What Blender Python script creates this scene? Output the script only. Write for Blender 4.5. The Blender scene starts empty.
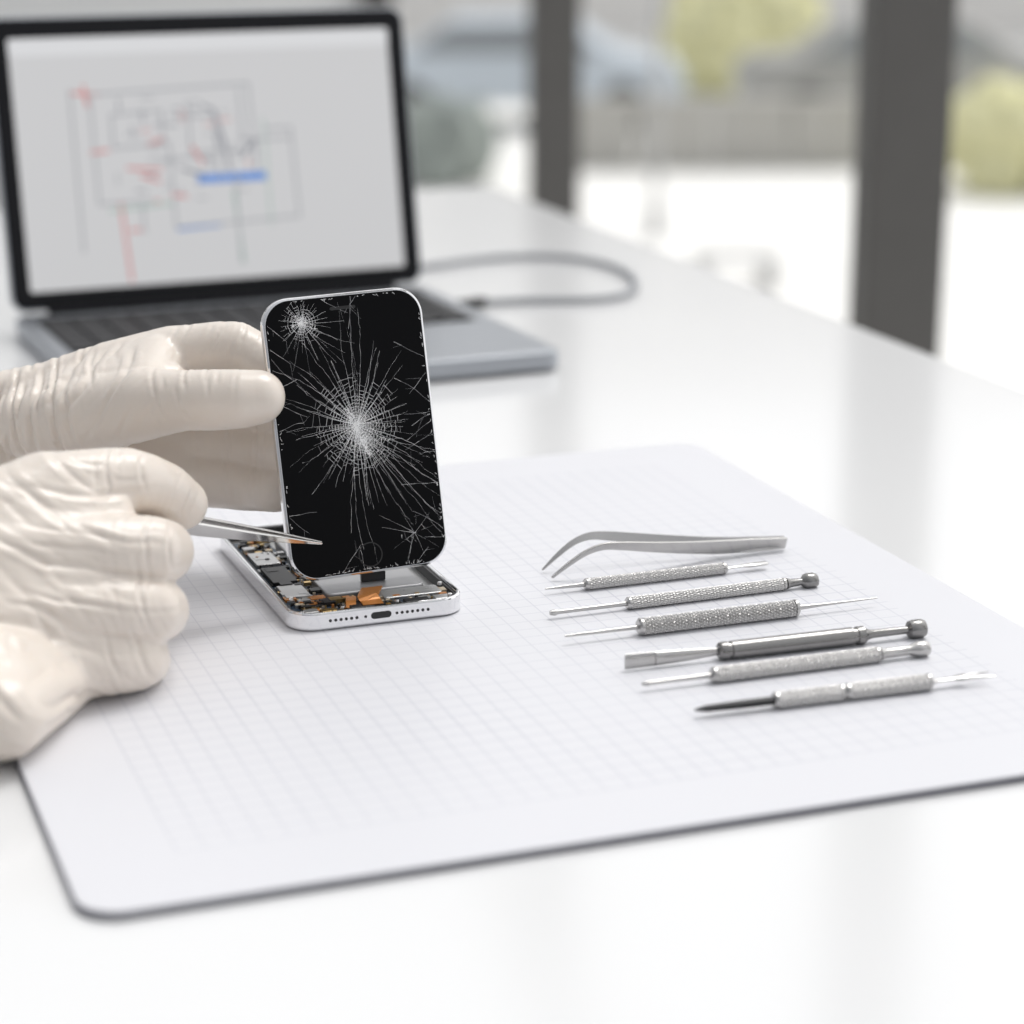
import bpy, bmesh, math, random
import numpy as np
from mathutils import Vector, Matrix, noise
random.seed(7)
sc=bpy.context.scene
try:
    sc.view_settings.view_transform='Standard'; sc.view_settings.look='None'
except Exception as e: print(e)

# ---------------- measured camera -----------------
FPX=2300.0; TAB=0.75; CZ=TAB+0.302
PIT=math.atan(662/FPX); cp,sp=math.cos(PIT),math.sin(PIT)
C=Vector((0,0,CZ)); FW=Vector((0,cp,-sp)); UPV=Vector((0,sp,cp)); RT=Vector((1,0,0))
def P(u,v,z): return C+z*(FW+(u-512)/FPX*RT+(512-v)/FPX*UPV)
def G(u,v,h=0.0):
    d=FW+(u-512)/FPX*RT+(512-v)/FPX*UPV
    return C+d*((TAB+h-C.z)/d.z)
cd=bpy.data.cameras.new('camera'); cam=bpy.data.objects.new('camera',cd); sc.collection.objects.link(cam)
cam.location=C; cam.rotation_euler=(math.pi/2-PIT,0,0)
cd.sensor_width=36; cd.lens=FPX/1024*36; cd.clip_start=0.02; cd.clip_end=300
cd.dof.use_dof=True; cd.dof.focus_distance=0.945; cd.dof.aperture_fstop=5.6
sc.camera=cam

# ---------------- materials -----------------
def mat(name,col,rough=0.5,metal=0.0,spec=0.5,bump=None,var=0.0,vscale=20,coat=0,sss=0,emit=None,rvar=0.0):
    m=bpy.data.materials.new(name); m.use_nodes=True; nt=m.node_tree; b=nt.nodes['Principled BSDF']
    b.inputs['Base Color'].default_value=(*col,1); b.inputs['Roughness'].default_value=rough
    b.inputs['Metallic'].default_value=metal; b.inputs['Specular IOR Level'].default_value=spec
    if coat: b.inputs['Coat Weight'].default_value=coat; b.inputs['Coat Roughness'].default_value=0.22
    if sss:
        b.inputs['Subsurface Weight'].default_value=sss; b.inputs['Subsurface Radius'].default_value=(1,.6,.4); b.inputs['Subsurface Scale'].default_value=0.003
    if emit:
        b.inputs['Emission Color'].default_value=(*emit[0],1); b.inputs['Emission Strength'].default_value=emit[1]
    tc=nt.nodes.new('ShaderNodeTexCoord')
    if var or rvar:
        n=nt.nodes.new('ShaderNodeTexNoise'); n.inputs['Scale'].default_value=vscale; n.inputs['Detail'].default_value=4
        nt.links.new(tc.outputs['Object'],n.inputs['Vector'])
        if var:
            mx=nt.nodes.new('ShaderNodeMixRGB'); mx.inputs[1].default_value=(*[c*(1-var) for c in col],1); mx.inputs[2].default_value=(*[min(1,c*(1+var)) for c in col],1)
            nt.links.new(n.outputs['Fac'],mx.inputs[0]); nt.links.new(mx.outputs[0],b.inputs['Base Color'])
        if rvar:
            mr=nt.nodes.new('ShaderNodeMapRange'); mr.inputs['To Min'].default_value=max(0.02,rough-rvar); mr.inputs['To Max'].default_value=rough+rvar
            nt.links.new(n.outputs['Fac'],mr.inputs['Value']); nt.links.new(mr.outputs[0],b.inputs['Roughness'])
    if bump:
        n2=nt.nodes.new('ShaderNodeTexNoise'); n2.inputs['Scale'].default_value=bump[0]; n2.inputs['Detail'].default_value=5
        mp=nt.nodes.new('ShaderNodeMapping'); 
        if len(bump)>3: mp.inputs['Scale'].default_value=bump[3]
        nt.links.new(tc.outputs['Object'],mp.inputs[0]); nt.links.new(mp.outputs[0],n2.inputs['Vector'])
        bp=nt.nodes.new('ShaderNodeBump'); bp.inputs['Strength'].default_value=bump[1]; bp.inputs['Distance'].default_value=bump[2]
        nt.links.new(n2.outputs['Fac'],bp.inputs['Height']); nt.links.new(bp.outputs[0],b.inputs['Normal'])
    return m
M={}
M['table']=mat('table_white_lacquer',(.775,.775,.775),.13,spec=.5,rvar=.03,vscale=6)
M['mat_edge']=mat('mat_edge_rubber',(.20,.20,.225),.6,var=.1)
M['glove']=mat('latex_glove',(.755,.68,.605),.34,spec=.55,var=.04,vscale=45,sss=.06,coat=.15,bump=(420,.22,.0004))
M['steel']=mat('brushed_steel',(.52,.51,.50),.22,1.0,rvar=.07,vscale=400)
M['steel_knurl']=mat('knurled_steel',(.54,.53,.52),.28,1.0,rvar=.06,vscale=400)
M['steel_dark']=mat('steel_dark',(.27,.265,.26),.25,1.0,rvar=.06,vscale=300)
M['steel_bright']=mat('steel_bright',(.70,.69,.68),.16,1.0,rvar=.05,vscale=300)
M['alu']=mat('phone_aluminium',(.80,.80,.81),.10,1.0,rvar=.03,vscale=300)
M['glass']=mat('black_glass',(.003,.003,.0035),.08,spec=.10,rvar=.03,vscale=80)
M['button']=mat('button_ring',(.03,.03,.03),.3,spec=.3,var=.1)
M['crack']=mat('crack_white',(.88,.88,.88),.5,var=.12,vscale=900)
M['crack2']=mat('crack_grey',(.36,.36,.37),.5,var=.3,vscale=600)
M['black']=mat('black_plastic',(.012,.012,.013),.4,var=.1)
M['battery']=mat('battery_foil',(.42,.42,.43),.38,.6,var=.08,vscale=60)
M['pcb']=mat('circuit_board',(.018,.035,.06),.4,var=.3,vscale=300)
M['copper']=mat('flex_copper',(.46,.18,.045),.35,.35,var=.25,vscale=250)
M['gold']=mat('gold_contact',(.75,.52,.22),.3,1.0,var=.15,vscale=300)
M['ceramic']=mat('chip_beige',(.45,.38,.28),.5,var=.2,vscale=300)
M['plate']=mat('shield_plate',(.50,.50,.50),.35,.8,var=.05,vscale=100)
M['space']=mat('laptop_aluminium',(.40,.42,.45),.36,.75,rvar=.05,vscale=100)
M['bezel']=mat('laptop_bezel',(.006,.006,.008),.3,spec=.25,var=.1)
M['key']=mat('laptop_key',(.010,.010,.012),.5,var=.1)
M['disp']=mat('display_paper',(.05,.05,.05),.4,spec=.3,var=.05,emit=((.64,.64,.65),.87))
M['dispbar']=mat('display_toolbar',(.05,.05,.05),.4,spec=.3,var=.05,emit=((.70,.705,.72),.92))
def em(n,c): return mat(n,(.02,.02,.02),.4,spec=.2,var=.05,emit=(c,.8))
M['l_grey']=em('ink_grey',(.40,.41,.44)); M['l_dark']=em('ink_dark',(.20,.21,.26)); M['l_red']=em('ink_red',(.72,.28,.27)); M['l_blue']=em('ink_blue',(.16,.34,.78)); M['l_green']=em('ink_green',(.38,.55,.47))
M['cable']=mat('cable_grey',(.32,.33,.35),.5,var=.1)
M['frame']=mat('window_frame_grey',(.125,.12,.113),.5,.2,var=.08)
M['wall']=mat('wall_paint',(.85,.85,.84),.8,var=.02,bump=(60,.1,.001))
M['floor']=mat('floor_stone',(.6,.6,.58),.4,var=.06,vscale=3)
M['pave']=mat('pavement_stone',(.90,.89,.86),.8,var=.06,vscale=.5)
M['gwall']=mat('planter_concrete',(.50,.49,.46),.8,var=.12,vscale=1.2)
M['leaf']=mat('foliage_yellowgreen',(.74,.72,.44),.8,var=.22,vscale=3,bump=(8,.5,.05))
M['leafd']=mat('foliage_green',(.28,.31,.29),.8,var=.3,vscale=3)
M['cargrey']=mat('car_paint_grey',(.40,.40,.39),.35,.2,var=.05)
M['carblue']=mat('car_paint_blue',(.60,.66,.72),.35,.2,var=.05)
M['carglass']=mat('car_glass',(.28,.30,.32),.15,var=.05)
M['tyre']=mat('tyre_rubber',(.10,.10,.10),.8,var=.1)
M['facade']=mat('facade_plaster',(.88,.865,.84),.8,var=.05,vscale=.3)
M['facglass']=mat('facade_glass',(.58,.59,.59),.3,var=.2,vscale=.3)
M['sleeve']=mat('sleeve_cotton',(.75,.78,.82),.8,var=.05,bump=(300,.4,.001))

def grid_mat(w,d):
    m=bpy.data.materials.new('mat_printed_grid'); m.use_nodes=True; nt=m.node_tree; b=nt.nodes['Principled BSDF']
    b.inputs['Roughness'].default_value=.42; b.inputs['Specular IOR Level'].default_value=.4
    tc=nt.nodes.new('ShaderNodeTexCoord'); sx=nt.nodes.new('ShaderNodeSeparateXYZ'); nt.links.new(tc.outputs['Object'],sx.inputs[0])
    def mth(op,a,bb=None,c=None):
        n=nt.nodes.new('ShaderNodeMath'); n.operation=op
        for i,x in enumerate((a,bb,c)):
            if x is None: continue
            if isinstance(x,(int,float)): n.inputs[i].default_value=x
            else: nt.links.new(x,n.inputs[i])
        return n.outputs[0]
    def lines(o,per,wid,off=0):
        f=mth('FRACT',mth('DIVIDE',mth('SUBTRACT',o,off),per)); a=mth('ABSOLUTE',mth('SUBTRACT',f,.5))
        return mth('GREATER_THAN',a,.5-wid/per/2)
    X,Y=sx.outputs[0],sx.outputs[1]
    g=mth('MULTIPLY',mth('MAXIMUM',lines(X,.009,.00055,.036),lines(Y,.009,.00055,.036)),.56)
    ins=mth('MULTIPLY',mth('MULTIPLY',mth('GREATER_THAN',X,.0355),mth('LESS_THAN',X,w-.0355)),mth('MULTIPLY',mth('GREATER_THAN',Y,.0355),mth('LESS_THAN',Y,d-.0355)))
    g=mth('MULTIPLY',g,ins)
    n=nt.nodes.new('ShaderNodeTexNoise'); n.inputs['Scale'].default_value=7; nt.links.new(tc.outputs['Object'],n.inputs['Vector'])
    g=mth('MULTIPLY',g,mth('MULTIPLY_ADD',n.outputs['Fac'],2.0,-.3))
    mx=nt.nodes.new('ShaderNodeMixRGB'); mx.inputs[1].default_value=(.72,.72,.75,1); mx.inputs[2].default_value=(.41,.42,.49,1)
    nt.links.new(g,mx.inputs[0]); nt.links.new(mx.outputs[0],b.inputs['Base Color'])
    return m

# ---------------- mesh helpers -----------------
def link(o,parent=None):
    sc.collection.objects.link(o)
    if parent: o.parent=parent
    return o
def empty(name,mw=Matrix.Identity(4)):
    e=bpy.data.objects.new(name,None); e.empty_display_size=.02; sc.collection.objects.link(e); e.matrix_world=mw; return e
def mesh(name,verts,faces,mats,parent=None,mi=None,smooth=False,mw=None):
    me=bpy.data.meshes.new(name); me.from_pydata([tuple(v) for v in verts],[],faces)
    if not isinstance(mats,(list,tuple)): mats=[mats]
    for m in mats: me.materials.append(m)
    if mi is not None:
        for p,i in zip(me.polygons,mi): p.material_index=i
    bm=bmesh.new(); bm.from_mesh(me); bmesh.ops.recalc_face_normals(bm,faces=bm.faces); bm.to_mesh(me); bm.free()
    if smooth:
        me.polygons.foreach_set('use_smooth',[True]*len(me.polygons))
    o=bpy.data.objects.new(name,me)
    link(o,parent)
    if mw is not None: o.matrix_world=mw
    return o
def bevel(o,w,seg=2):
    b=o.modifiers.new('bevel','BEVEL'); b.width=w; b.segments=seg; b.limit_method='ANGLE'; b.angle_limit=math.radians(50); return o
def rr(w,d,r,seg=10,ox=0,oy=0):
    pts=[]
    for cx,cy,a0 in ((w-r,d-r,0),(r,d-r,90),(r,r,180),(w-r,r,270)):
        for i in range(seg+1):
            a=math.radians(a0+90*i/seg); pts.append((ox+cx+r*math.cos(a),oy+cy+r*math.sin(a)))
    return pts
def prism(name,pts,z0,z1,m,parent=None,bev=0,mw=None):
    n=len(pts); v=[(x,y,z0) for x,y in pts]+[(x,y,z1) for x,y in pts]
    f=[list(range(n))[::-1],list(range(n,2*n))]+[[i,(i+1)%n,n+(i+1)%n,n+i] for i in range(n)]
    o=mesh(name,v,f,m,parent,mw=mw)
    if bev: bevel(o,bev)
    return o
def ring(name,po,pi,z0,z1,m,parent=None,bev=0):
    n=len(po); v=[(x,y,z0) for x,y in po]+[(x,y,z1) for x,y in po]+[(x,y,z0) for x,y in pi]+[(x,y,z1) for x,y in pi]
    f=[]
    for i in range(n):
        j=(i+1)%n
        f+=[[i,j,n+j,n+i],[2*n+i,3*n+i,3*n+j,2*n+j],[n+i,n+j,3*n+j,3*n+i],[i,2*n+i,2*n+j,j]]
    o=mesh(name,v,f,m,parent)
    if bev: bevel(o,bev,3)
    return o
BF=[[0,3,2,1],[4,5,6,7],[0,1,5,4],[1,2,6,5],[2,3,7,6],[3,0,4,7]]
def boxes(name,bl,mats,parent=None,bev=0,mw=None):
    v=[];f=[];mi=[]
    for b in bl:
        x0,x1,y0,y1,z0,z1=b[:6]; k=len(v)
        v+=[(x0,y0,z0),(x1,y0,z0),(x1,y1,z0),(x0,y1,z0),(x0,y0,z1),(x1,y0,z1),(x1,y1,z1),(x0,y1,z1)]
        f+=[[k+i for i in q] for q in BF]; mi+=[b[6] if len(b)>6 else 0]*6
    o=mesh(name,v,f,mats,parent,mi,mw=mw)
    if bev: bevel(o,bev,2)
    return o
def frame_of(d):
    d=d.normalized(); a=Vector((0,0,1)) if abs(d.z)<.9 else Vector((1,0,0))
    s=d.cross(a).normalized(); t=s.cross(d).normalized(); return d,s,t
def lathe(name,A,B,prof,m,parent,seg=32,knurl=None,flat=None):
    d,s,t=frame_of(B-A); v=[];f=[]
    for (x,r) in prof:
        for i in range(seg):
            a=2*math.pi*i/seg; rad=r
            if knurl:
                n,pt,amp=knurl
                tri=lambda q: abs((q%1.0)*2-1)
                rad=r-amp*(max(tri(n*i/seg+x/pt),tri(n*i/seg-x/pt))**1.5)
            fs,ft=(1,1) if not flat else flat
            v.append(A+d*x+s*(rad*math.cos(a)*fs)+t*(rad*math.sin(a)*ft))
    n=len(prof)
    for k in range(n-1):
        for i in range(seg):
            j=(i+1)%seg; f.append([k*seg+i,k*seg+j,(k+1)*seg+j,(k+1)*seg+i])
    f.append(list(range(seg))[::-1]); f.append([(n-1)*seg+i for i in range(seg)])
    o=mesh(name,v,f,m,parent,smooth=not knurl)
    if not knurl:
        es=o.modifiers.new('split','EDGE_SPLIT'); es.split_angle=math.radians(35)
    return o
def bar(name,pts,ws,ts,wdir,m,parent):
    v=[];f=[]
    for i,p in enumerate(pts):
        a=pts[max(0,i-1)]; b=pts[min(len(pts)-1,i+1)]; d=(b-a).normalized()
        w=(wdir-d*wdir.dot(d)).normalized(); t=d.cross(w).normalized()
        for sw,st in ((-1,-1),(1,-1),(1,1),(-1,1)): v.append(p+w*(sw*ws[i]/2)+t*(st*ts[i]/2))
    n=len(pts)
    for k in range(n-1):
        for i in range(4):
            j=(i+1)%4; f.append([k*4+i,k*4+j,k*4+4+j,k*4+4+i])
    f.append([3,2,1,0]); f.append([(n-1)*4+i for i in range(4)])
    o=mesh(name,v,f,m,parent); bevel(o,.0003,2); return o
def curve(name,pts,r,m,parent=None,cyc=False):
    cu=bpy.data.curves.new(name,'CURVE'); cu.dimensions='3D'; s=cu.splines.new('NURBS'); s.points.add(len(pts)-1)
    for q,p in zip(s.points,pts): q.co=(*p,1)
    s.use_endpoint_u=True; s.order_u=4; s.use_cyclic_u=cyc; cu.bevel_depth=r; cu.bevel_resolution=5; cu.materials.append(m)
    o=bpy.data.objects.new(name,cu); return link(o,parent)
def RZ(deg,loc): return Matrix.Translation(loc)@Matrix.Rotation(math.radians(deg),4,'Z')
def spline(pts,n):
    P0=[Vector(p) for p in pts]; P0=[2*P0[0]-P0[1]]+P0+[2*P0[-1]-P0[-2]]; out=[]
    for i in range(1,len(P0)-2):
        a,b,c,d=P0[i-1:i+3]
        for k in range(n):
            t=k/n; out.append(.5*((2*b)+(c-a)*t+(2*a-5*b+4*c-d)*t*t+(3*b-a-3*c+d)*t**3))
    out.append(P0[-2]); return out

# ---------------- table -----------------
tab=empty('desk',RZ(20.4,(-.02,2.16,0)))
prism('desk_top',rr(1.5,2.9,.012,4,-1.5,-2.9),TAB-.03,TAB,M['table'],tab,.0015)
boxes('desk_legs',[(-1.45,-1.39,-.12,-.06,0,TAB-.03),(-.12,-.06,-.12,-.06,0,TAB-.03),(-1.45,-1.39,-2.84,-2.78,0,TAB-.03),(-.12,-.06,-2.84,-2.78,0,TAB-.03),(-1.39,-.12,-.10,-.08,TAB-.10,TAB-.03),(-1.39,-.12,-2.82,-2.80,TAB-.10,TAB-.03)],M['frame'],tab,.003)

# ---------------- work mat -----------------
MW,MD,MT=.400,.453,.003
mo=Vector((-.1255,.6110,TAB)); mt=empty('grid_work_mat',RZ(20.0,mo))
GM=grid_mat(MW,MD)
prism('mat_base',rr(MW,MD,.014,10),0.0003,.0021,M['mat_edge'],mt)
prism('mat_surface',rr(MW-.0012,MD-.0012,.0135,10,.0006,.0006),.0021,MT,GM,mt,.0003)

# ---------------- phone body -----------------
PW,PL,PH=.0735,.130,.0078
pl=G(293,635,MT); pl.z=TAB+MT
ph=empty('disassembled_phone_body',RZ(20.6,pl))
prism('back_shell',rr(PW-.001,PL-.001,.0105,10,.0005,.0005),.0002,.0022,M['plate'],ph,.0005)
ring('side_frame',rr(PW,PL,.011,12),rr(PW-.0036,PL-.0036,.0092,12,.0018,.0018),.0004,PH,M['alu'],ph,.0013)
ring('inner_gasket',rr(PW-.0036,PL-.0036,.0092,12,.0018,.0018),rr(PW-.0056,PL-.0056,.0082,12,.0028,.0028),.0022,PH-.0012,M['black'],ph)
prism('battery',rr(.042,.086,.003,6,.022,.0265),.0022,.0062,M['battery'],ph,.0006)
prism('taptic_engine',rr(.025,.0105,.0015,4,.0425,.0135),.0022,.0064,M['plate'],ph,.0004)
prism('logic_board',rr(.0165,.112,.002,4,.0035,.0045),.0022,.0042,M['pcb'],ph,.0002)
prism('lower_board',rr(.063,.0185,.002,4,.0045,.0035),.0022,.0046,M['pcb'],ph,.0002)
cl=[]
for i in range(520):
    if i<230: x=random.uniform(.0045,.0185); y=random.uniform(.006,.114); z0=.0042
    elif i<490: x=random.uniform(.006,.066); y=random.uniform(.0042,.0215); z0=.0046
    else: x=random.uniform(.0045,.068); y=random.uniform(.114,.124); z0=.0022
    w,d=random.choice([(.0007,.0004),(.0011,.0007),(.0018,.0012),(.0030,.0022),(.0006,.0012)]); 
    if random.random()<.08: w,d=.005,.004
    cl.append((x,x+w,y,y+d,z0,z0+random.uniform(.0004,.0020),random.choice([0,0,0,1,2,3,3,4])))
boxes('board_components',cl,[M['black'],M['gold'],M['ceramic'],M['plate'],M['copper']],ph)
boxes('connector_blocks',[(.006,.0125,.0050,.0095,.0046,.0068,1),(.0135,.020,.0045,.0085,.0046,.0066,2),(.0255,.0355,.0040,.0125,.0046,.0070,0),(.0485,.059,.0042,.0088,.0046,.0068,0),(.0615,.068,.0048,.0100,.0046,.0066,1),(.0055,.016,.030,.046,.0042,.0058,1),(.0055,.016,.050,.072,.0042,.0060,0),(.0055,.016,.077,.095,.0042,.0058,1)],[M['black'],M['plate'],M['gold']],ph,.0003)
sw_=bmesh.new()
for x,y in ((.0055,.0055),(.068,.0062),(.0225,.0065),(.0455,.0068),(.006,.024),(.069,.022)):
    bmesh.ops.create_cone(sw_,cap_ends=True,segments=16,radius1=.0011,radius2=.0009,depth=.001,matrix=Matrix.Translation((x,y,.0072)))
me=bpy.data.meshes.new('body_screws'); sw_.to_mesh(me); sw_.free(); me.materials.append(M['steel_bright']); link(bpy.data.objects.new('body_screws',me),ph)
hp=bmesh.new()
for x in [.0155+.0022*i for i in range(6)]+[.0455+.0022*i for i in range(6)]:
    bmesh.ops.create_cone(hp,cap_ends=True,segments=16,radius1=.00065,radius2=.00065,depth=.0006,matrix=Matrix.Translation((x,.0002,.0041))@Matrix.Rotation(math.pi/2,4,'X'))
for x in (.0302,.0433):
    bmesh.ops.create_cone(hp,cap_ends=True,segments=16,radius1=.0006,radius2=.0006,depth=.0006,matrix=Matrix.Translation((x,.0002,.0041))@Matrix.Rotation(math.pi/2,4,'X'))
me=bpy.data.meshes.new('speaker_holes'); hp.to_mesh(me); hp.free(); me.materials.append(M['black']); link(bpy.data.objects.new('speaker_holes',me),ph)
port=rr(.0086,.0028,.00138,6,.0324,.0027)
v=[(x,-.0001,z) for x,z in port]+[(x,.0006,z) for x,z in port]; n=len(port)
mesh('charging_port',v,[list(range(n)),list(range(n,2*n))]+[[i,(i+1)%n,n+(i+1)%n,n+i] for i in range(n)],M['black'],ph)

# ---------------- phone screen -----------------
th=math.radians(20); ta=math.radians(13); ir=math.radians(1.9)
SX0=Vector((math.cos(th),math.sin(th),0)); AW=Vector((-math.sin(th),math.cos(th),0))
SY0=Vector((0,0,math.cos(ta)))+AW*math.sin(ta)
SX=SX0*math.cos(ir)+SY0*math.sin(ir); SY=SY0*math.cos(ir)-SX0*math.sin(ir); SZ=SX.cross(SY)
SW,SH,ST=.0685,.1165,.0052
bc=P(372.5,573,.955); sctr=bc+SY*(SH/2)
smw=Matrix((( SX.x,SY.x,SZ.x,sctr.x),(SX.y,SY.y,SZ.y,sctr.y),(SX.z,SY.z,SZ.z,sctr.z),(0,0,0,1)))
scr=empty('cracked_phone_screen',smw)
prism('screen_frame',rr(SW,SH,.0115,12,-SW/2,-SH/2),-ST,0,M['alu'],scr,.0009)
prism('display_glass',rr(SW-.0022,SH-.0022,.0106,12,-SW/2+.0011,-SH/2+.0011),-.0006,.00035,M['glass'],scr,.0002)
prism('back_plate',rr(SW-.008,SH-.012,.006,8,-SW/2+.004,-SH/2+.006),-ST-.0006,-ST+.0002,M['plate'],scr,.0002)
prism('earpiece_slot',rr(.011,.0014,.0007,6,-.0055,SH/2-.0068),.0003,.00042,M['button'],scr)
cc=[(0.0052*math.cos(a),-SH/2+.0078+.0052*math.sin(a)) for a in [2*math.pi*i/40 for i in range(40)]]
ci=[(0.0047*math.cos(a),-SH/2+.0078+.0047*math.sin(a)) for a in [2*math.pi*i/40 for i in range(40)]]
ring('home_button_ring',cc,ci,.0003,.00043,M['button'],scr)
CV=[];CF=[];CM=[]
def inside(p): 
    hx,hy=SW/2-.0014,SH/2-.0014; r=.0098; x,y=abs(p[0]),abs(p[1])
    if x>hx or y>hy: return False
    if x>hx-r and y>hy-r: return math.hypot(x-hx+r,y-hy+r)<r
    return True
def seg(a,b,w0,w1,mi=0):
    if not(inside(a) and inside(b)): return False
    d=(b[0]-a[0],b[1]-a[1]); L=math.hypot(*d)
    if L<1e-6: return True
    nx,ny=-d[1]/L,d[0]/L; k=len(CV); z=.00040+random.uniform(0,.00003)
    CV.extend([(a[0]+nx*w0/2,a[1]+ny*w0/2,z),(a[0]-nx*w0/2,a[1]-ny*w0/2,z),(b[0]-nx*w1/2,b[1]-ny*w1/2,z),(b[0]+nx*w1/2,b[1]+ny*w1/2,z)])
    CF.append([k,k+1,k+2,k+3]); CM.append(mi); return True
def impact(cx,cy,nr,lenf,rmax,step0,wid,ang_j=.5,dens=.8,sq=1.0,shards=60,sr=.004,ringw=.85,minl=.8):
    angs=sorted([(i+random.uniform(-ang_j,ang_j))*2*math.pi/nr for i in range(nr)])
    def pt(a,r,j=0): 
        return (cx+r*math.cos(a+j), cy+r*math.sin(a+j)*sq)
    rays=[]
    for a in angs:
        L=max(rmax*random.uniform(minl,1.0),lenf(a)*random.uniform(.5,1.1)); wob=random.uniform(-.006,.012); j=0; tab_=[(0,0)]
        r=random.uniform(0,.0012); 
        if random.random()<.5: r+=random.uniform(0,.003)
        pr=pt(a,r); w=wid*random.uniform(.4,1.15)
        while r<L:
            r2=r+random.uniform(.0012,.003); j+=random.gauss(wob,.008)
            q=pt(a,r2,j); f0=max(.35,1-r/L); f1=max(.3,1-r2/L)
            if not seg(pr,q,w*f0,w*f1,0 if random.random()<.5+.5*f0 else 1): break
            tab_.append((r2,j)); pr=q; r=r2
        rays.append((a,L,tab_))
    r=step0
    while r<rmax:
        fall=1-(r/rmax)**1.5
        for i in range(nr):
            a,La,ta_=rays[i]; b,Lb,tb_=rays[(i+1)%nr]
            if b<a: b+=2*math.pi
            if min(La,Lb)*1.05<r: continue
            if random.random()<dens*(.30+.70*fall):
                ra=r*random.uniform(.965,1.035); rb=r*random.uniform(.965,1.035)
                ja=np.interp(ra,[t[0] for t in ta_],[t[1] for t in ta_]); jb=np.interp(rb,[t[0] for t in tb_],[t[1] for t in tb_])
                seg(pt(a,ra,ja),pt(b,rb,jb),wid*ringw*(.5+fall*.5),wid*ringw*(.5+.5*fall),0 if random.random()<.4+.6*fall else 1)
        r+=step0*(.85+.3*random.random())*(1+r/rmax*.8)
    for i in range(shards):
        rr_=abs(random.gauss(0,sr)); a=random.uniform(0,6.28); p=pt(a,rr_); a2=random.uniform(0,6.28); l=random.uniform(.0005,.0018)
        seg(p,(p[0]+l*math.cos(a2),p[1]+l*math.sin(a2)),random.uniform(.0001,.0003),.00008)
def lf(a):
    return .019+.040*max(0,math.cos(a-math.radians(-62)))**2+.026*max(0,math.cos(a-math.radians(100)))**2+.010*max(0,math.cos(a-math.radians(200)))
impact(.0005,.0035,72,lf,.0205,.00090,.00021,dens=.97,sq=1.10,shards=120,sr=.0028)
impact(.0030,-.0030,36,lambda a:.012+.03*max(0,math.cos(a+1.1))**3,.0130,.0010,.00019,dens=.9,shards=50,sr=.0022)
for i in range(90):
    t=random.random(); x=-.0026+.0070*t**1.5; y=.0110-.0200*t
    a=math.atan2(-.020,.0070*1.5*t**.5+.001)+random.gauss(0,.4); l=random.uniform(.0006,.0022); x+=random.gauss(0,.0005)
    seg((x,y),(x+l*math.cos(a),y+l*math.sin(a)),random.uniform(.00015,.00045),.0001)
impact(-.0180,.0475,42,lambda a:.008+.014*max(0,math.cos(a+1.0)),.0090,.00080,.00020,dens=.95,shards=130,sr=.0022)
impact(.0200,-.0440,10,lambda a:.016,.007,.0022,.00013,shards=4,sr=.006,dens=.4,minl=.6)
def wander(x,y,a,L,w):
    p=(x,y); s=0
    while s<L:
        l=random.uniform(.0015,.004); a+=random.gauss(0,.09); q=(p[0]+l*math.cos(a),p[1]+l*math.sin(a))
        if not seg(p,q,w,w*.9,0 if random.random()<.4 else 1): break
        if random.random()<.18: 
            b=a+random.choice((-.8,.8)); r2=random.uniform(.002,.007); seg(q,(q[0]+r2*math.cos(b),q[1]+r2*math.sin(b)),w*.7,w*.3,1)
        p=q; s+=l
for i in range(30):
    e=random.choice('LRTBR'); 
    if e=='L': wander(-SW/2+.0018,random.uniform(-.05,.05),random.uniform(-.9,.9),random.uniform(.005,.016),.00010)
    if e=='R': wander(SW/2-.0018,random.uniform(-.05,.045),math.pi+random.uniform(-.9,.9),random.uniform(.005,.015),.00010)
    if e=='T': wander(random.uniform(-.02,.02),SH/2-.0018,-math.pi/2+random.uniform(-.9,.9),random.uniform(.005,.014),.00010)
    if e=='B': wander(random.uniform(-.022,.024),-SH/2+.0018,math.pi/2+random.uniform(-.9,.9),random.uniform(.006,.020),.00011)
for i in range(160):
    t=random.random(); e=random.choice('LRTBBR')
    x,y={'L':(-SW/2+.0019,(t-.5)*.095),'R':(SW/2-.0019,(t-.5)*.095),'T':((t-.5)*.045,SH/2-.0019),'B':((t-.5)*.045,-SH/2+.0019)}[e]
    a=random.uniform(0,6.28); l=random.uniform(.0004,.0014); seg((x,y),(x+l*math.cos(a),y+l*math.sin(a)),.0002,.0001)
mesh('crack_lines',CV,CF,[M['crack'],M['crack2']],scr,CM)
inv=ph.matrix_world.inverted()
fb=inv@(bc+SX*.001-SZ*.003)
pts=[Vector((.0350,.0050,.0072)),Vector((.0352,.0095,.0076)),Vector((.0354,.0135,.0082)),Vector((fb.x,fb.y-.001,fb.z-.004)),Vector((fb.x,fb.y,fb.z+.003))]
sm=spline(pts,5)
bar('flex_ribbon',sm,[.0085]*len(sm),[.0003]*len(sm),Vector((1,0,0)),M['copper'],ph)
pts=[Vector((.0260,.0060,.0064)),Vector((.0272,.0105,.0074)),Vector((.0285,.0145,.0072)),Vector((.030,.0195,.0066))]
sm=spline(pts,5); bar('flex_ribbon_side',sm,[.0042]*len(sm),[.0003]*len(sm),Vector((1,0,0)),M['copper'],ph)
boxes('flex_connector',[(fb.x-.0052,fb.x+.0052,fb.y-.0012,fb.y+.0012,fb.z-.0035,fb.z+.001)],M['black'],ph,.0003)

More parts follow.
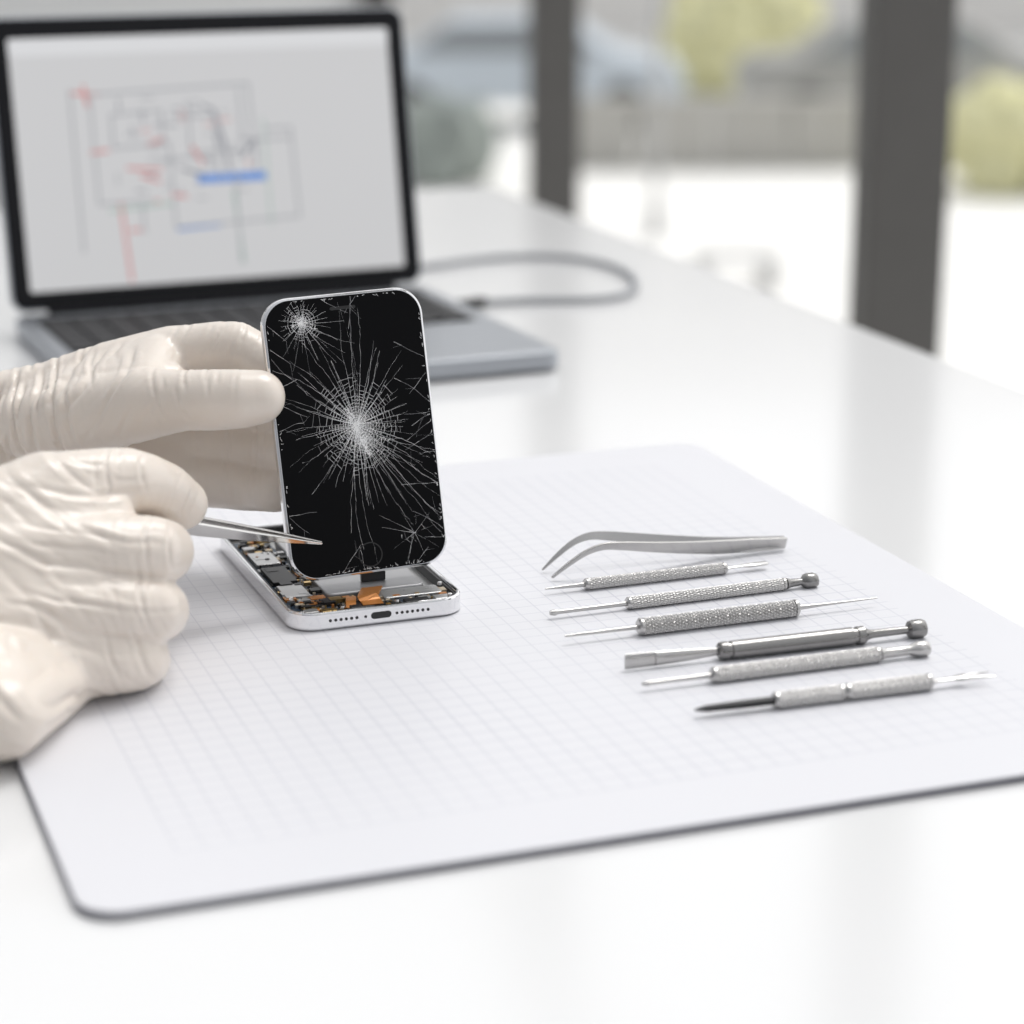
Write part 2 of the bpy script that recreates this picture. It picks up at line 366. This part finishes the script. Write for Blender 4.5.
# ---------------- tools -----------------
S=M['steel'];SD=M['steel_dark'];SB=M['steel_bright'];SK=M['steel_knurl']
def tool(name,bp,h,parts):
    A=G(*bp[0],MT+h); B=G(*bp[-1],MT+h); d=(B-A).normalized()
    ds=[(G(*b,MT+h)-A).dot(d) for b in bp]
    e=empty(name,Matrix.Translation(A))
    for i,p in enumerate(parts):
        L=ds[i+1]-ds[i]; a=d*ds[i]; b=d*ds[i+1]
        kind=p[0]
        if kind=='taper': lathe(p[3],a,b,[(0,p[1]),(L*.3,p[1]+(p[2]-p[1])*.5),(L,p[2])],p[4],e)
        elif kind=='prof': lathe(p[2],a,b,[(x*L,r) for x,r in p[1]],p[3],e,flat=p[4] if len(p)>4 else None)
        elif kind=='knurl':
            r,nn,pt,amp=p[1]; s=int(L/(pt/9)); c=.0018
            lathe('handle_knurl',a,b,[(c+(L-2*c)*k/s,r) for k in range(s+1)],p[2],e,seg=nn*7,knurl=(nn,pt,amp))
            lathe('handle_core',a,b,[(0,r*.75),(.0008,r*.97),(c,r*.97),(c+.0001,r*.80),(L-c,r*.80),(L-c+.0001,r*.97),(L-.0008,r*.97),(L,r*.75)],S,e)
    return e
R=.0026
tool('precision_pick',[(545,589),(585,585),(728,569),(768,563)],R,[('taper',.0003,.0010,'needle',S),('knurl',(R,13,.0024,.00042),SK),('prof',[(0,.0016),(.1,.0012),(.35,.0011),(.5,.0019),(.95,.0019),(1,.0008)],'flat_end',SB,(1,.45))])
R=.0027
tool('precision_screwdriver',[(550,613),(627,604),(790,586),(816,580)],R,[('prof',[(0,.0009),(.06,.0013),(.1,.0009),(1,.0010)],'shaft',S),('knurl',(R,15,.0030,.00040),SK),('prof',[(0,.0024),(.15,.0018),(.5,.0015),(.6,.0030),(.68,.0034),(.9,.0034),(1,.0028)],'swivel_cap',SD)])
R=.0036
tool('knurled_scriber',[(565,636),(638,627),(797,607),(877,598)],R,[('taper',.0005,.0009,'needle',S),('knurl',(R,15,.0026,.00070),SK),('taper',.0011,.0003,'needle_rear',S)])
R=.0036
t5=tool('flathead_screwdriver',[(625,662),(655,658.5),(720,653),(868,636),(924,628)],R,[('prof',[(0,.0030),(.5,.0030),(1,.0029)],'flat_blade',S,(.25,1)),('prof',[(0,.0029),(.5,.0024),(.9,.0017),(1,.0015)],'shaft',S,(.5,1)),('prof',[(0,.0024),(.012,.0034),(.03,.0036),(.06,.0036),(.065,.0031),(.08,.0031),(.085,.0036),(.90,.0036),(.905,.0031),(.93,.0031),(.935,.0036),(.98,.0036),(1,.0026)],'handle',SD),('prof',[(0,.0024),(.1,.0017),(.7,.0015),(.74,.0033),(.8,.0038),(.95,.0038),(1,.0032)],'swivel_cap',SD)])
R=.0031
tool('precision_screwdriver',[(642,684),(712,676),(880,654),(928,648)],R,[('prof',[(0,.0006),(.08,.0011),(.14,.0008),(1,.0010)],'shaft',S),('knurl',(R,16,.0028,.00038),SK),('prof',[(0,.0026),(.1,.0020),(.6,.0018),(.7,.0026),(.78,.0031),(.94,.0031),(1,.0026)],'swivel_cap',S)])
R=.0032
t7=tool('spudger_pen',[(695,710),(775,702),(846,693),(932,682),(992,674)],R,[('prof',[(0,.0005),(.15,.0015),(.6,.0019),(1,.0019)],'black_tip',M['black'],(1,.8)),('knurl',(R,16,.0028,.00036),SK),('knurl',(R,16,.0028,.00036),SK),('prof',[(0,.0022),(.1,.0014),(.35,.0013),(.45,.0022),(.55,.0024)],'forked_end',SB,(1,.5))])
A=G(968,677,MT+R)-t7.matrix_world.translation; B=G(992,674,MT+R)-t7.matrix_world.translation
d,s,t=frame_of(B-A)
for k,sg in enumerate((-1,1)):
    bar('fork_prong_%d'%(k+1),[A-d*.004+s*sg*.0008,A+s*sg*.0014,A+d*.005+s*sg*.0018,B+s*sg*.0026],[.0016,.0015,.0012,.0005],[.0012,.001,.0009,.0004],t,SB,t7)

# curved tweezers
E=G(785,550,MT); T=G(547,577,MT); D=(T-E); L=D.length; d=D.normalized(); lat=Vector((-d.y,d.x,0))
ct=empty('curved_tweezers',Matrix.Translation(E))
prof=[(0,.0035,0,.0056),(.15,.0042,0,.0070),(.3,.0055,.0012,.0070),(.45,.0078,.0036,.0060),(.6,.0105,.0058,.0050),(.72,.0128,.0072,.0041),(.80,.0136,.0075,.0034),(.87,.0115,.0070,.0027),(.94,.0066,.0060,.0020),(1,.0014,.0050,.0009)]
for k,sg in enumerate((-1,1)):
    sp_=spline([(a*L,b,sg*(c+.0007)) for a,b,c,w in prof],4)
    ws=np.interp(np.linspace(0,1,len(sp_)),np.linspace(0,1,len(prof)),[p[3] for p in prof])
    pts=[d*q.x+Vector((0,0,q.y))+lat*q.z for q in sp_]
    bar('arm_%d'%(k+1),pts,list(ws),[.0012]*len(pts),Vector((0,0,1))+lat*.35*sg,S,ct)

# straight tweezers in hand
tip=P(322,543,.9395); bk=P(95,512,.880)
tw=empty('tweezers',Matrix.Translation(bk)); D=tip-bk; d,s,t=frame_of(D)
wd=(t*.8+s*.6).normalized(); sd=d.cross(wd).normalized()
for k,sg in enumerate((-1,1)):
    fr=[0,.25,.45,.62,.8,.92,1]; op=[.0005,.0016,.0018,.0016,.0011,.0007,.0004]; ww=[.007,.0075,.0068,.0052,.0034,.0018,.0009]
    bar('arm_%d'%(k+1),[D*f+sd*sg*o for f,o in zip(fr,op)],ww,[.0012,.0012,.0012,.0012,.001,.0008,.0005],wd,SB if sg>0 else S,tw)

# ---------------- gloved hands -----------------
def capsule(bm,a,b,ra,rb):
    for p,r in ((a,ra),(b,rb)):
        bmesh.ops.create_icosphere(bm,subdivisions=3,radius=r,matrix=Matrix.Translation(p))
    v=b-a; L=v.length
    if L<1e-5: return
    q=v.to_track_quat('Z','Y').to_matrix().to_4x4()
    bmesh.ops.create_cone(bm,cap_ends=True,segments=28,radius1=ra*.998,radius2=rb*.998,depth=L,matrix=Matrix.Translation((a+b)/2)@q)
def chain(bm,pts):
    for (a,ra),(b,rb) in zip(pts[:-1],pts[1:]): capsule(bm,a,b,ra,rb)
def sheet(bm,A,B,n=5):
    for k in range(1,n):
        t=k/n; chain(bm,[(a.lerp(b,t),(ra*(1-t)+rb*t)*.96) for (a,ra),(b,rb) in zip(A,B)])
def finger(bm,J):
    pts=spline([tuple(p) for p,r in J],3); n=len(pts); rs=np.interp(np.linspace(0,1,n),np.linspace(0,1,len(J)),[r for p,r in J])
    tt=np.linspace(0,len(J)-1,n)
    lst=[(p,float(r)*(1-.05*math.sin(math.pi*(t%1.0))**2)) for p,r,t in zip(pts,rs,tt)]
    chain(bm,lst)
def build_hand(name,fn,wr,folds,vox=.0009,smooth=10):
    bm=bmesh.new(); fn(bm)
    me=bpy.data.meshes.new(name); bm.to_mesh(me); bm.free()
    o=bpy.data.objects.new(name+'_raw',me); sc.collection.objects.link(o)
    r=o.modifiers.new('r','REMESH'); r.mode='VOXEL'; r.voxel_size=vox; r.adaptivity=0
    dg=bpy.context.evaluated_depsgraph_get(); ev=o.evaluated_get(dg); m2=bpy.data.meshes.new_from_object(ev)
    bpy.data.objects.remove(o)
    n=len(m2.vertices); co=np.empty(n*3); m2.vertices.foreach_get('co',co); co=co.reshape(-1,3)
    ne=len(m2.edges); ed=np.empty(ne*2,dtype=np.int64); m2.edges.foreach_get('vertices',ed); ed=ed.reshape(-1,2)
    deg=np.bincount(ed.ravel(),minlength=n)[:,None].astype(float)
    def sm(x,it,lam=.6):
        for _ in range(it):
            acc=np.zeros_like(x)
            for k in range(x.shape[1]):
                acc[:,k]=np.bincount(ed[:,0],weights=x[ed[:,1],k],minlength=n)+np.bincount(ed[:,1],weights=x[ed[:,0],k],minlength=n)
            x=x+lam*(acc/deg-x)
        return x
    co=sm(co,smooth)
    m2.vertices.foreach_set('co',co.ravel()); m2.update()
    nr=np.empty(n*3); m2.vertices.foreach_get('normal',nr); nr=nr.reshape(-1,3); nr=sm(nr,6)
    def nzf(s,off): 
        o_=Vector(off); return np.array([noise.noise(Vector(c)*s+o_) for c in co])
    nz=nzf(32,(0,0,0)); nz2=nzf(150,(7,3,1)); nz3=nzf(38,(1,9,4)); nz4=nzf(75,(4,2,8))
    disp=nz*.0002+nz3*.0003
    for k,(p,ax,A,lam,R) in enumerate(wr):
        dlt=co-np.array(p); d2=(dlt**2).sum(1); g=np.exp(-(d2/(R*R))**1.3); s=dlt@np.array(Vector(ax).normalized())
        ph_=s/lam+nz*.55+nz4*.16+nz2*.06+k*.37
        cell=np.floor(ph_)
        q=np.abs(((ph_)%1)*2-1)
        w=-(1-q)**3.0+.25
        mod=np.clip(.55+1.9*np.sin(cell*2.3+nz3*4.0+k),0,1.25)
        disp+=A*g*w*mod
    for a,b,dep,wd_ in folds:
        a=np.array(a);b=np.array(b);ab=b-a; t_=np.clip(((co-a)@ab)/(ab@ab),0,1); q=a+t_[:,None]*ab+(nz[:,None]*.002)
        dd=np.sqrt(((co-q)**2).sum(1)); disp-=dep*np.exp(-(dd/wd_)**2)
    disp=sm(disp[:,None],1,.5)[:,0]
    co=co+nr*disp[:,None]
    m2.vertices.foreach_set('co',co.ravel()); m2.update()
    m2.polygons.foreach_set('use_smooth',[True]*len(m2.polygons))
    m2.materials.clear(); m2.materials.append(M['glove']); m2.name=name
    return m2
def hand_obj(name,m2,org,sleeve):
    e=empty(name,Matrix.Translation(org)); o=bpy.data.objects.new('glove_and_fingers',m2); o.location=-org; link(o,e)
    o.matrix_parent_inverse=Matrix.Identity(4)
    a,b,ra,rb=sleeve; L=(b-a).length
    lathe('sleeve',a-org,b-org,[(0,ra*.9),(.0005,ra),(.010,ra*1.03),(.012,ra*.98),(L*.3,ra*1.1),(L*.6,rb*.95),(L,rb)],M['sleeve'],e,seg=40)
    return e

# far hand (left hand, holds the screen)
def farhand(bm):
    wA=P(-30,410,.985); wB=P(-30,452,.990)
    mcp=[(P(174,359,.974),.0143),(P(175,398,.990),.0142),(P(174,440,.994),.0138),(P(184,478,.990),.0130)]
    ch=[]
    for i,(m,r) in enumerate(mcp):
        w=wA.lerp(wB,i/3.0); mid1=w.lerp(m,.40)+Vector((0,0,-.0020)); c=[(w,.0140),(mid1,.0142),(w.lerp(m,.72),.0142),(m,r)]; ch.append(c); chain(bm,c)
    for i in range(3): sheet(bm,ch[i],ch[i+1],4)
    finger(bm,[mcp[0],(P(236,349,.966),.0118),(P(272,372,.962),.0105),(P(306,384,.967),.0092)])
    finger(bm,[mcp[1],(P(243,405,.986),.0116),(P(286,412,.969),.0105),(P(322,413,.972),.0094)])
    finger(bm,[mcp[2],(P(247,446,.988),.0114),(P(286,450,.971),.0102),(P(320,448,.975),.0092)])
    finger(bm,[mcp[3],(P(246,486,.984),.0108),(P(276,490,.972),.0096),(P(300,486,.976),.0084)])
    th_=[(P(30,424,.972),.0155),(P(95,414,.955),.0165),(P(150,403,.938),.0148),(P(185,400,.930),.0124),(P(214,400,.926),.0125),(P(240,399,.9240),.0122),(P(258,397,.9250),.0112)]
    chain(bm,th_)
    A=[(P(30,416,.975),.0150),(P(100,402,.960),.0160),(P(145,394,.945),.0135)]
    B=[(P(30,406,.982),.0140),(P(100,384,.975),.0145),(P(160,362,.970),.0140)]
    sheet(bm,A,B,7)
    capsule(bm,P(140,388,.950),P(170,382,.950),.0120,.0085)
    chain(bm,[(wA.lerp(wB,.5),.0205),(P(-120,430,.998),.0240),(P(-330,440,1.02),.031)])
fw=[(P(222,378,.915),(1,0,.1),.0006,.0036,.010),(P(176,385,.925),(1,0,.5),.0011,.0044,.016),(P(120,385,.945),(.8,0,-.5),.0012,.0062,.026),(P(40,405,.96),(1,0,.2),.0023,.0058,.028),(P(-5,420,.96),(1,0,0),.0024,.0062,.025),(P(236,335,.955),(1,0,-.2),.0012,.0034,.010),(P(195,330,.960),(1,0,-.5),.0009,.0042,.014),(P(245,450,.975),(1,0,0),.0011,.0042,.02),(P(80,375,.96),(1,0,-.8),.0012,.0060,.022)]
ff=[(P(44,384,.955),P(56,450,.950),.0018,.0014),(P(192,352,.952),P(242,376,.945),.0014,.0014),(P(150,372,.950),P(190,378,.940),.0010,.0016)]
m2=build_hand('far_glove',farhand,fw,ff)
hand_obj('gloved_hand',m2,P(100,400,.97),(P(-240,428,1.01),P(-560,400,1.05),.036,.048))

# near hand (right hand, holds the tweezers)
def nearhand(bm):
    wA=P(-185,600,.805); wB=P(-185,665,.788)
    mcp=[(P(44,494,.850),.0160),(P(30,552,.835),.0160),(P(34,612,.828),.0152),(P(52,664,.829),.0146)]
    ch=[]
    for i,(m,r) in enumerate(mcp):
        w=wA.lerp(wB,i/3.0); c=[(w,.0190),(w.lerp(m,.5),.0180),(m,r)]; ch.append(c); chain(bm,c)
    for i in range(3): sheet(bm,ch[i],ch[i+1],4)
    J=[[mcp[0],(P(126,481,.866),.0129),(P(164,491,.886),.0114),(P(182,504,.897),.0103)],
       [mcp[1],(P(148,550,.850),.0132),(P(163,553,.884),.0116),(P(158,546,.902),.0100)],
       [mcp[2],(P(148,610,.846),.0126),(P(152,610,.878),.0114),(P(128,600,.895),.0098)],
       [mcp[3],(P(134,661,.846),.0116),(P(138,658,.874),.0102),(P(116,648,.888),.0090)]]
    for j in J: finger(bm,j)
    for i in range(3):
        a0,a1=J[i][0],J[i][1]; b0,b1=J[i+1][0],J[i+1][1]
        A=[a0,(a0[0].lerp(a1[0],.40),a0[1]*.9),(a0[0].lerp(a1[0],.70),a1[1]*.9)]
        B=[b0,(b0[0].lerp(b1[0],.40),b0[1]*.9),(b0[0].lerp(b1[0],.70),b1[1]*.9)]
        sheet(bm,[(p,r*.985) for p,r in A[:2]],[(p,r*.985) for p,r in B[:2]],4)
        capsule(bm,A[1][0].lerp(B[1][0],.5),A[2][0].lerp(B[2][0],.5),.0128,.0105)
    A=[(P(60,676,.834),.0138),(P(0,716,.7845),.0158),(P(-90,708,.780),.0172),(P(-185,660,.788),.019)]
    chain(bm,A)
    B=[(mcp[3][0],.0146),(P(-10,660,.808),.0175),(P(-90,645,.798),.018),(P(-185,635,.795),.019)]
    sheet(bm,A,B,5)
    chain(bm,[(P(60,600,.862),.018),(P(-60,620,.84),.020),(P(-180,630,.81),.020)])
    chain(bm,[(P(-80,590,.855),.0185),(P(40,560,.888),.0150),(P(105,540,.905),.0122),(P(140,533,.911),.0115),(P(163,530,.912),.0100)])
    chain(bm,[(wA.lerp(wB,.5),.0240),(P(-300,595,.795),.0250),(P(-560,540,.79),.0320)])
nw=[(P(122,462,.85),(1,0,.1),.0009,.0036,.013),(P(60,480,.83),(.6,0,.8),.0009,.0056,.022),(P(150,545,.838),(1,0,.1),.0008,.0038,.014),(P(95,518,.838),(.25,0,1),.0011,.0048,.024),(P(25,580,.815),(.5,0,.9),.0012,.0070,.032),(P(148,605,.835),(1,0,.2),.0009,.0040,.014),(P(95,590,.828),(.3,0,1),.0012,.0052,.026),(P(128,660,.832),(1,0,.3),.0011,.0040,.016),(P(60,690,.81),(.9,0,.5),.0014,.0060,.028),(P(-5,670,.79),(.7,0,.7),.0014,.0074,.036),(P(184,494,.88),(1,0,-.4),.0004,.0030,.010)]
nf=[(P(158,516,.852),P(95,520,.838),.0007,.0013),(P(162,580,.842),P(95,582,.832),.0008,.0013),(P(155,636,.838),P(95,640,.830),.0009,.0013)]
m2=build_hand('near_glove',nearhand,nw,nf)
hand_obj('gloved_hand',m2,P(60,600,.85),(P(-430,560,.795),P(-800,440,.80),.034,.044))

# ---------------- laptop -----------------
LW,LD,LT=.284,.236,.013
hr=G(424,303,0); phi=math.radians(23.0); LX=Vector((math.cos(phi),math.sin(phi),0)); LA=Vector((-math.sin(phi),math.cos(phi),0))
org=hr-LX*LW; org.z=TAB
lp=empty('laptop',RZ(23.0,org))
prism('laptop_base',rr(LW,LD,.010,8,0,-LD),.0015,LT,M['space'],lp,.0018)
boxes('laptop_feet',[(.02,.035,-.22,-.21,0,.0016),(.249,.264,-.22,-.21,0,.0016),(.02,.035,-.03,-.02,0,.0016),(.249,.264,-.03,-.02,0,.0016)],M['black'],lp)
prism('keyboard_well',rr(.262,.104,.004,4,.010,-.130),LT-.0002,LT+.0003,M['bezel'],lp)
kb=[]
for r_ in range(6):
    y=-.0265-.0172*r_; x=.0115
    n_=14 if r_<5 else 0
    if r_==5:
        for w_ in (.017,.017,.017,.021,.086,.021,.017,.017,.017,.017): 
            kb.append((x,x+w_-.002,y-.0152,y,LT+.0002,LT+.0016)); x+=w_+.0012
    else:
        for k in range(n_): kb.append((x,x+.0164,y-.0152,y,LT+.0002,LT+.0016)); x+=.0186
boxes('keys',kb,M['key'],lp,.0005)
prism('trackpad',rr(.110,.072,.004,5,.087,-.222),LT-.0001,LT+.0002,M['space'],lp)
prism('hinge_bar',rr(.24,.010,.004,4,.022,-.008),LT-.004,LT+.003,M['bezel'],lp,.001)
tl=math.radians(10.5); LY=Vector((0,0,math.cos(tl)))+LA*math.sin(tl); LZ=LX.cross(LY)
lo=org+Vector((0,0,LT+.001))+LA*.001
lmw=Matrix(((LX.x,LY.x,LZ.x,lo.x),(LX.y,LY.y,LZ.y,lo.y),(LX.z,LY.z,LZ.z,lo.z),(0,0,0,1)))
lid=bpy.data.objects.new('lid',None); link(lid,lp); lid.matrix_parent_inverse=lp.matrix_world.inverted(); lid.matrix_basis=lmw; lid.empty_display_size=.01
LH=.1885
prism('lid_shell',rr(LW,LH,.010,8),-.0055,0,M['space'],lid,.0015)
prism('lid_bezel',rr(LW-.003,LH-.003,.009,8,.0015,.0015),-.001,.0004,M['bezel'],lid)
prism('display_panel',rr(LW-.026,LH-.0265,.002,4,.013,.0125),.0003,.0006,M['disp'],lid)
prism('display_toolbar',rr(LW-.026,.011,.001,4,.013,LH-.0252),.0005,.0008,M['dispbar'],lid)
SV=[];SF=[];SM=[]
def px(u,v): return Vector(((u-12)/398*LW,(304-v)/280*LH+.0,.0010))
def stroke(pts,w,mi):
    for a,b in zip(pts[:-1],pts[1:]):
        a=px(*a);b=px(*b); dd=(b-a)
        if dd.length<1e-6: continue
        dd.normalize(); nn=Vector((-dd.y,dd.x,0))*w/2; a=a-dd*w/2; b=b+dd*w/2; k=len(SV); z=Vector((0,0,random.uniform(0,.0003)))
        SV.extend([a+nn+z,a-nn+z,b-nn+z,b+nn+z]); SF.append([k,k+1,k+2,k+3]); SM.append(mi)
g,dk,rd,bl,gr=0,1,2,3,4; w=.0013
for s_ in ([(82,95),(82,250)],[(100,100),(250,95),(252,182)],[(100,100),(100,205),(150,205)],[(118,120),(165,118),(165,150),(118,152),(118,120)],[(170,150),(170,232)],[(170,232),(290,228),(288,140)],[(240,100),(240,150),(288,150)],[(180,125),(215,125),(215,180)],[(190,110),(190,160),(240,160)],[(140,205),(140,235)],[(230,185),(230,270)],[(288,140),(262,140)],[(150,165),(205,165)]):
    stroke(s_,w,g)
for s_ in ([(205,115),(215,120),(222,150),(226,178)],[(240,165),(252,150),(252,168)],[(180,175),(200,182)]): stroke(s_,.0016,dk)
for s_ in ([(85,98),(108,100)],[(95,92),(97,110)],[(98,155),(112,154)],[(130,172),(160,175)],[(120,205),(124,280)],[(142,180),(158,186)],[(150,150),(165,145)],[(170,200),(182,202)],[(192,155),(200,170)],[(128,232),(136,232)]): stroke(s_,.0019,rd)
stroke([(198,186),(256,186)],.0058,bl); stroke([(172,234),(212,232)],.0014,bl)
stroke([(228,200),(232,270)],.0014,gr); stroke([(110,212),(170,208)],.0014,gr); stroke([(262,130),(262,235)],.0010,gr)
for i in range(46):
    u=random.uniform(110,245); v_=random.uniform(105,205); l=random.uniform(4,14)
    stroke([(u,v_),(u+l,v_)] if random.random()<.6 else [(u,v_),(u,v_+l)],.0010,random.choice([g,g,g,dk,rd]))
mesh('schematic_lines',SV,SF,[M['l_grey'],M['l_dark'],M['l_red'],M['l_blue'],M['l_green']],lid,SM)
cp_=[G(u,v,.0032) for u,v in ((458,306),(492,301),(545,300),(600,300),(634,294),(640,280),(612,263),(560,256),(500,256),(440,264),(390,272),(350,280))]
cb=empty('charging_cable',Matrix.Translation(cp_[0]))
curve('cable',[p-cp_[0] for p in cp_],.0024,M['cable'],cb)
a=G(455,306,.0048)-cp_[0]; b=G(486,301,.0038)-cp_[0]; lathe('cable_plug',a,b,[(0,.0035),(.001,.0042),((b-a).length*.8,.0042),((b-a).length,.003)],M['black'],cb,flat=(1,.9))

# ---------------- room -----------------
W0=Vector((.455,2.70,0)); WD=Vector((-.37,2.05,0)); wl=WD.length; wdn=WD.normalized(); wang=math.degrees(math.atan2(wdn.y,wdn.x))
def wmat(loc): return RZ(wang,loc)
st=[-2,-1,0,1,2.42]
for k in range(4):
    i=st[k]; loc=W0+WD*i; wl_=wl*(st[k+1]-st[k]); e=empty('window_%d'%(k+1),wmat(loc))
    boxes('frame',[(-.03,.03,-.05,.048,0,3.0),(.03,wl_-.03,-.035,.035,0,.07),(.03,wl_-.03,-.035,.035,2.93,3.0)],M['frame'],e,.003)
endp=W0+WD*2.42; e=empty('window_5',wmat(endp)); boxes('frame',[(-.03,.03,-.05,.048,0,3.0)],M['frame'],e,.003)
e1=endp+wdn*.04
boxes('wall_back',[(0,.12,0,6.5,0,3.0)],M['wall'],mw=wmat(e1))
boxes('baseboard_back',[(-.015,-.001,.06,6.5,0.001,.1)],M['wall'],mw=wmat(e1))
s0=W0+WD*-2.2
mesh('floor',[s0+Vector((.1,0,-.25)),e1+wdn*.12+Vector((0,0,-.25)),e1+wdn*.12+Vector((-7,-1.2,-.25)),s0+Vector((-7,0,-.25)),s0+Vector((.1,0,0)),e1+wdn*.12,e1+wdn*.12+Vector((-7,-1.2,0)),s0+Vector((-7,0,0))],BF,M['floor'])

# ---------------- outdoors -----------------
OZ=-2.5
def O(u,zc): 
    return Vector(((u-512)/FPX*zc,(zc-(CZ-OZ)*sp)/cp,OZ))
mesh('pavement',[(-60,-5,OZ-.2),(80,-5,OZ-.2),(80,90,OZ-.2),(-60,90,OZ-.2),(-60,-5,OZ),(80,-5,OZ),(80,90,OZ),(-60,90,OZ)],BF,M['pave'])
def car(u,zc,m,rot=0):
    e=empty('parked_car',RZ(rot,O(u,zc)))
    side=[(-2.2,.35),(-2.25,.75),(-2.1,.95),(-1.5,1.0),(-.9,1.42),(.6,1.46),(1.3,1.02),(2.05,.88),(2.22,.6),(2.2,.35)]
    n=len(side)
    o=mesh('car_body',[(x,-.85,z) for x,z in side]+[(x,.85,z) for x,z in side],[list(range(n)),list(range(n,2*n))[::-1]]+[[i,(i+1)%n,n+(i+1)%n,n+i] for i in range(n)],m,e); bevel(o,.08,3)
    gl=[(-1.35,1.0),(-.85,1.36),(.52,1.39),(1.1,1.02)]
    mesh('car_windows',[(x,-.87,z) for x,z in gl]+[(x,.87,z) for x,z in gl],[[0,1,2,3],[7,6,5,4],[0,4,5,1],[1,5,6,2],[2,6,7,3],[3,7,4,0]],M['carglass'],e)
    for i,(x,y) in enumerate(((-1.4,-.87),(1.4,-.87),(-1.4,.67),(1.4,.67))):
        lathe('wheel_%d'%(i+1),Vector((x,y,.33)),Vector((x,y+.2,.33)),[(0,.2),(.01,.31),(.04,.33),(.16,.33),(.19,.31),(.2,.2)],M['tyre'],e,seg=24)
car(905,30.5,M['cargrey'],0); car(520,31,M['carblue'],-4)
def bush(name,u,zc,w,h,dp,m,n=26):
    base=O(u,zc); bm=bmesh.new()
    for i in range(n):
        r=random.uniform(.28,.5)*h; x=random.uniform(-w/2,w/2); y=random.uniform(-dp/2,dp/2); z=random.uniform(.25,.72)*h
        r_=bmesh.ops.create_icosphere(bm,subdivisions=3,radius=r,matrix=Matrix.Translation((x,y,z)))
        for v in r_['verts']:
            v.co+=v.co.normalized()*noise.noise(v.co*5)*.18*h
            v.co.z=max(v.co.z,0)
    me=bpy.data.meshes.new(name); bm.to_mesh(me); bm.free(); me.materials.append(m); o=bpy.data.objects.new(name,me); o.location=base; link(o)
bush('hedge',1075,25.0,2.2,1.05,.8,M['leaf']); bush('garden_bush',740,35.5,1.3,1.6,1.0,M['leaf'],22); bush('garden_bush',425,25.5,1.4,.85,.7,M['leafd'],20)
fb_=empty('office_building',RZ(0,O(512,46)))
bl_=[(-30,40,0,6,0,14,0)]
for i in range(28):
    for j in range(3): bl_.append((-29+2.5*i,-27.3+2.5*i,-.05,.1,1.3+4*j,3.2+4*j,1))
boxes('facade',bl_,[M['facade'],M['facglass']],fb_)
gw=O(560,26.6)+Vector((0,0,.002)); e=empty('concrete_planter',RZ(1.5,gw))
boxes('planter_panels',[(0+.9*i,.86+.9*i,0,.22,0,.74) for i in range(4)]+[(0,3.6,.02,.20,0,.05)],M['gwall'],e,.01)
boxes('planter_coping',[(-.03,3.62,-.03,.25,.742,.80)],M['gwall'],e,.01)
e=empty('street_lamp',RZ(0,O(655,22))); lathe('post',Vector((0,0,0)),Vector((0,0,4)),[(0,.08),(.3,.07),(.32,.04),(4,.035)],M['plate'],e,seg=20); lathe('lamp_head',Vector((0,0,4)),Vector((0,0,4.3)),[(0,.05),(.05,.2),(.25,.18),(.3,.05)],M['plate'],e,seg=20)
e=empty('park_bench',RZ(10,O(735,19.5)))
boxes('bench_slats',[(-.34,.34,-.2+.11*i,-.12+.11*i,.24,.28,) for i in range(4)]+[(-.32,-.26,-.2,.2,0,.24),(.26,.32,-.2,.2,0,.24)],M['plate'],e,.01)

# ---------------- light -----------------
wd_=bpy.data.worlds.new('world'); sc.world=wd_; wd_.use_nodes=True; nt=wd_.node_tree; bg=nt.nodes['Background']
tc=nt.nodes.new('ShaderNodeTexCoord'); dp=nt.nodes.new('ShaderNodeVectorMath'); dp.operation='DOT_PRODUCT'; dp.inputs[1].default_value=(.62,.62,.45)
nt.links.new(tc.outputs['Generated'],dp.inputs[0])
rp=nt.nodes.new('ShaderNodeValToRGB'); mr=nt.nodes.new('ShaderNodeMapRange'); mr.inputs['From Min'].default_value=-1; mr.inputs['From Max'].default_value=1
nt.links.new(dp.outputs['Value'],mr.inputs['Value']); nt.links.new(mr.outputs[0],rp.inputs[0])
rp.color_ramp.elements[0].color=(.15,.15,.16,1); rp.color_ramp.elements[1].color=(1,1,1,1)
el=rp.color_ramp.elements.new(.48); el.color=(.38,.39,.41,1)
nt.links.new(rp.outputs[0],bg.inputs['Color']); bg.inputs['Strength'].default_value=1.45
sd_=bpy.data.lights.new('sun','SUN'); sd_.energy=1.65; sd_.angle=math.radians(25); sd_.color=(1,.985,.96)
so=bpy.data.objects.new('sun',sd_); sc.collection.objects.link(so)
so.rotation_euler=Vector((-.35,-.42,-1.0)).to_track_quat('-Z','Y').to_euler()
